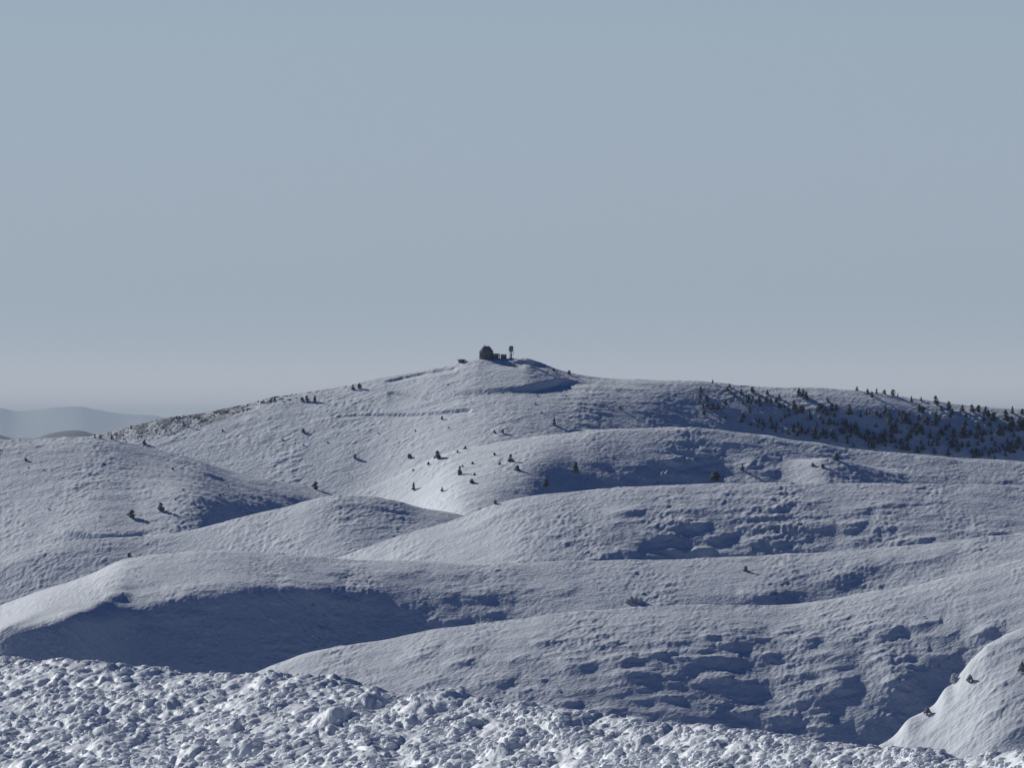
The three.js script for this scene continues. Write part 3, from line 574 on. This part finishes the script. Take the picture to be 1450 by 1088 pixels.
// heather and low scrub poking through the thin snow of the bare ridge
{
  const rnd = mulberry(77), g = [];
  for (let k = 0; k < 14; k++) g.push(tuft(0.32, rnd, 0.8).translate((rnd() - 0.5) * 1.1, 0.12 + 0.2 * rnd(), (rnd() - 0.5) * 1.1));
  const scrubMat = new THREE.MeshStandardMaterial({ color: new THREE.Color().setRGB(0.2, 0.2, 0.205), roughness: 1 });
  const spots = [];
  while (spots.length < 800) {
    const x = lerp(140, 420, Math.pow(rnd(), 1.2)), d = Math.pow(rnd(), 1.15) * (x < 300 ? 24 : 9);
    if (rnd() > 0.45 + 1.3 * noise(x / 22, d / 5, 66)) continue;
    spots.push([x, d]);
  }
  const m = new THREE.InstancedMesh(mergeGeometries(g), scrubMat, spots.length), M = new THREE.Matrix4(), Q = new THREE.Quaternion();
  spots.forEach(([x, d], i) => { const p = summit.point(x, d), sc = 0.22 + 0.5 * rnd() ** 2; Q.setFromAxisAngle(new THREE.Vector3(0, 1, 0), rnd() * 6.3); m.setMatrixAt(i, M.compose(new THREE.Vector3(p[0], p[1] - 0.05, p[2]), Q, new THREE.Vector3(sc * 1.4, sc, sc * 1.4))); });
  m.name = 'ridge_scrub'; m.userData = { kind: 'stuff', label: 'grey scrub covering the bare rocky ridge', category: 'scrub' };
  scene.add(shade(m));
}

// ------------------------------------------------------------------ summit station
const wallMat = new THREE.MeshStandardMaterial({ color: new THREE.Color().setRGB(0.15, 0.165, 0.185), roughness: 0.95 });
const roofMat = new THREE.MeshStandardMaterial({ color: new THREE.Color().setRGB(0.2, 0.22, 0.25), roughness: 0.85 });
const doorMat = new THREE.MeshStandardMaterial({ color: new THREE.Color().setRGB(0.15, 0.085, 0.08), roughness: 0.7 });
const glassMat = new THREE.MeshStandardMaterial({ color: new THREE.Color().setRGB(0.03, 0.035, 0.045), roughness: 0.15 });
const metalMat = new THREE.MeshStandardMaterial({ color: new THREE.Color().setRGB(0.22, 0.23, 0.25), roughness: 0.6, metalness: 0.3 });
const SU = summit.unit;
const crestPoint = (px, dz = 0) => { const p = summit.point(px, 0.2); return new THREE.Vector3(p[0], p[1], p[2] + dz); };
function part(parent, name, geo, mat) { const m = new THREE.Mesh(geo, mat); m.name = name; m.castShadow = m.receiveShadow = true; parent.add(m); return m; }
function thing(name, px, dz, label, category) { const g = new THREE.Group(); g.name = numbered(name); g.position.copy(crestPoint(px, dz)); tag(g, label, category); scene.add(g); return g; }
function prism(rb, rt, h, n, y = 0) { return new THREE.CylinderGeometry(rt, rb, h, n).rotateY(Math.PI / n).translate(0, y + h / 2, 0); }
{
  const b = thing('summit_building', 688.6, -1, 'faceted dark stone building with sloping roof on the summit', 'building');
  const wl = part(b, 'wall', prism(3.62, 3.5, 3.9, 8, -0.5), wallMat);
  const rf = part(b, 'roof', prism(3.62, 1.95, 2.1, 8, 3.42), roofMat);
  part(rf, 'roof_cap', prism(1.95, 1.6, 0.35, 8, 5.53), roofMat);
  part(rf, 'eave', prism(3.7, 3.68, 0.16, 8, 3.28), wallMat);
  const dr = part(b, 'door', new THREE.BoxGeometry(1.05, 2.1, 0.12).translate(0, 1.0, 3.36), doorMat);
  part(dr, 'door_frame', new THREE.BoxGeometry(1.35, 2.3, 0.08).translate(0, 1.05, 3.32), roofMat);
  const d2 = part(b, 'shutter', new THREE.BoxGeometry(1.2, 1.2, 0.12).translate(0, 1.7, 3.36), doorMat); d2.rotation.y = -Math.PI / 4;
  const w2 = part(b, 'window', new THREE.BoxGeometry(0.9, 0.9, 0.1).translate(0, 1.8, 3.36), roofMat); w2.rotation.y = Math.PI / 4;
  part(w2, 'pane', new THREE.BoxGeometry(0.7, 0.7, 0.06).translate(0, 1.8, 3.4), glassMat);
  b.scale.setScalar(1.1);
  part(b, 'chimney', new THREE.BoxGeometry(0.45, 0.6, 0.45).translate(-0.7, 6.05, -0.4), wallMat);
}
function hut(px, dz, w, h, d, label, name) {
  const b = thing(name, px, dz, label, 'hut');
  part(b, 'wall', new THREE.BoxGeometry(w, h + 0.4, d).translate(0, (h - 0.4) / 2, 0), wallMat);
  const s = new THREE.Shape([[-w / 2 - 0.2, 0], [w / 2 + 0.2, 0], [w / 2 - 0.1, 0.42], [-w / 4, 0.55], [-w / 2 + 0.1, 0.35]].map(p => new THREE.Vector2(...p)));
  part(b, 'roof', new THREE.ExtrudeGeometry(s, { depth: d + 0.4, bevelEnabled: true, bevelSize: 0.08, bevelThickness: 0.08, bevelSegments: 1 }).translate(0, h + 0.09, -d / 2 - 0.2), roofMat);
  part(b, 'door', new THREE.BoxGeometry(0.8, h * 0.75, 0.08).translate(w * 0.2, h * 0.37, d / 2 + 0.05), doorMat);
  return b;
}
hut(702.0, 0, 2.9, 2.0, 2.6, 'small flat-roofed hut touching the summit building', 'annex_hut');
hut(713.2, 0, 3.0, 1.5, 2.6, 'low hut between the white post and the mast', 'equipment_hut');
{
  const p = thing('marker_post', 707.2, 0.5, 'white rime-coated post between the two summit huts', 'post');
  const pts = [[0.14, -0.4], [0.2, 0.2], [0.24, 0.9], [0.22, 1.6], [0.26, 2.1], [0.12, 2.5], [0, 2.58]].map(q => new THREE.Vector2(...q));
  part(p, 'rime_coat', new THREE.LatheGeometry(pts, 9).scale(1.3, 1.05, 1.3), loadMat);
  part(p, 'base', new THREE.CylinderGeometry(0.35, 0.4, 0.3, 8).translate(0, -0.05, 0), wallMat);
}
{
  const m = thing('antenna_mast', 723.6, 0, 'dark mast with a thick drum head beside the summit huts', 'mast');
  part(m, 'mast_pole', new THREE.CylinderGeometry(0.34, 0.5, 4.6, 8).translate(0, 1.9, 0), metalMat);
  const pts = [[0, 3.55], [0.85, 3.6], [1.15, 3.95], [1.2, 4.6], [1.22, 5.3], [1.15, 5.95], [0.95, 6.3], [0, 6.42]].map(q => new THREE.Vector2(...q));
  const hd = part(m, 'drum_head', new THREE.LatheGeometry(pts, 12), metalMat);
  part(hd, 'dish', new THREE.CylinderGeometry(0.75, 0.6, 0.35, 12).rotateX(Math.PI / 2).translate(0, 5, 1.25), roofMat);
  part(m, 'bracket', new THREE.TubeGeometry(new THREE.CatmullRomCurve3([[0.3, 3.7, 0], [1.3, 3.2, 0], [1.35, 2.4, 0], [0.35, 1.5, 0]].map(p => new THREE.Vector3(...p))), 12, 0.16, 6), metalMat);
  part(m, 'stay', new THREE.CylinderGeometry(0.09, 0.09, 4.2, 6).translate(-0.95, 1.8, 0), metalMat);
  part(m, 'footing', new THREE.BoxGeometry(2.4, 0.6, 1.8).translate(0, -0.1, 0), wallMat);
}
{
  const p = thing('low_shelter', 653.5, 0.5, 'low round shelter with a flat overhanging roof beside the summit', 'shelter');
  part(p, 'wall', new THREE.CylinderGeometry(1.7, 1.6, 1.3, 14).scale(1, 1, 0.8).translate(0, 0.1, 0), wallMat);
  part(p, 'roof', new THREE.LatheGeometry([[0, 0.62], [2.1, 0.66], [2.35, 0.85], [2.2, 1.1], [1.2, 1.32], [0, 1.4]].map(q => new THREE.Vector2(...q)), 18).scale(1, 1, 0.8), roofMat);
}
console.log('all', Date.now() - T0);
renderer.render(scene, camera);
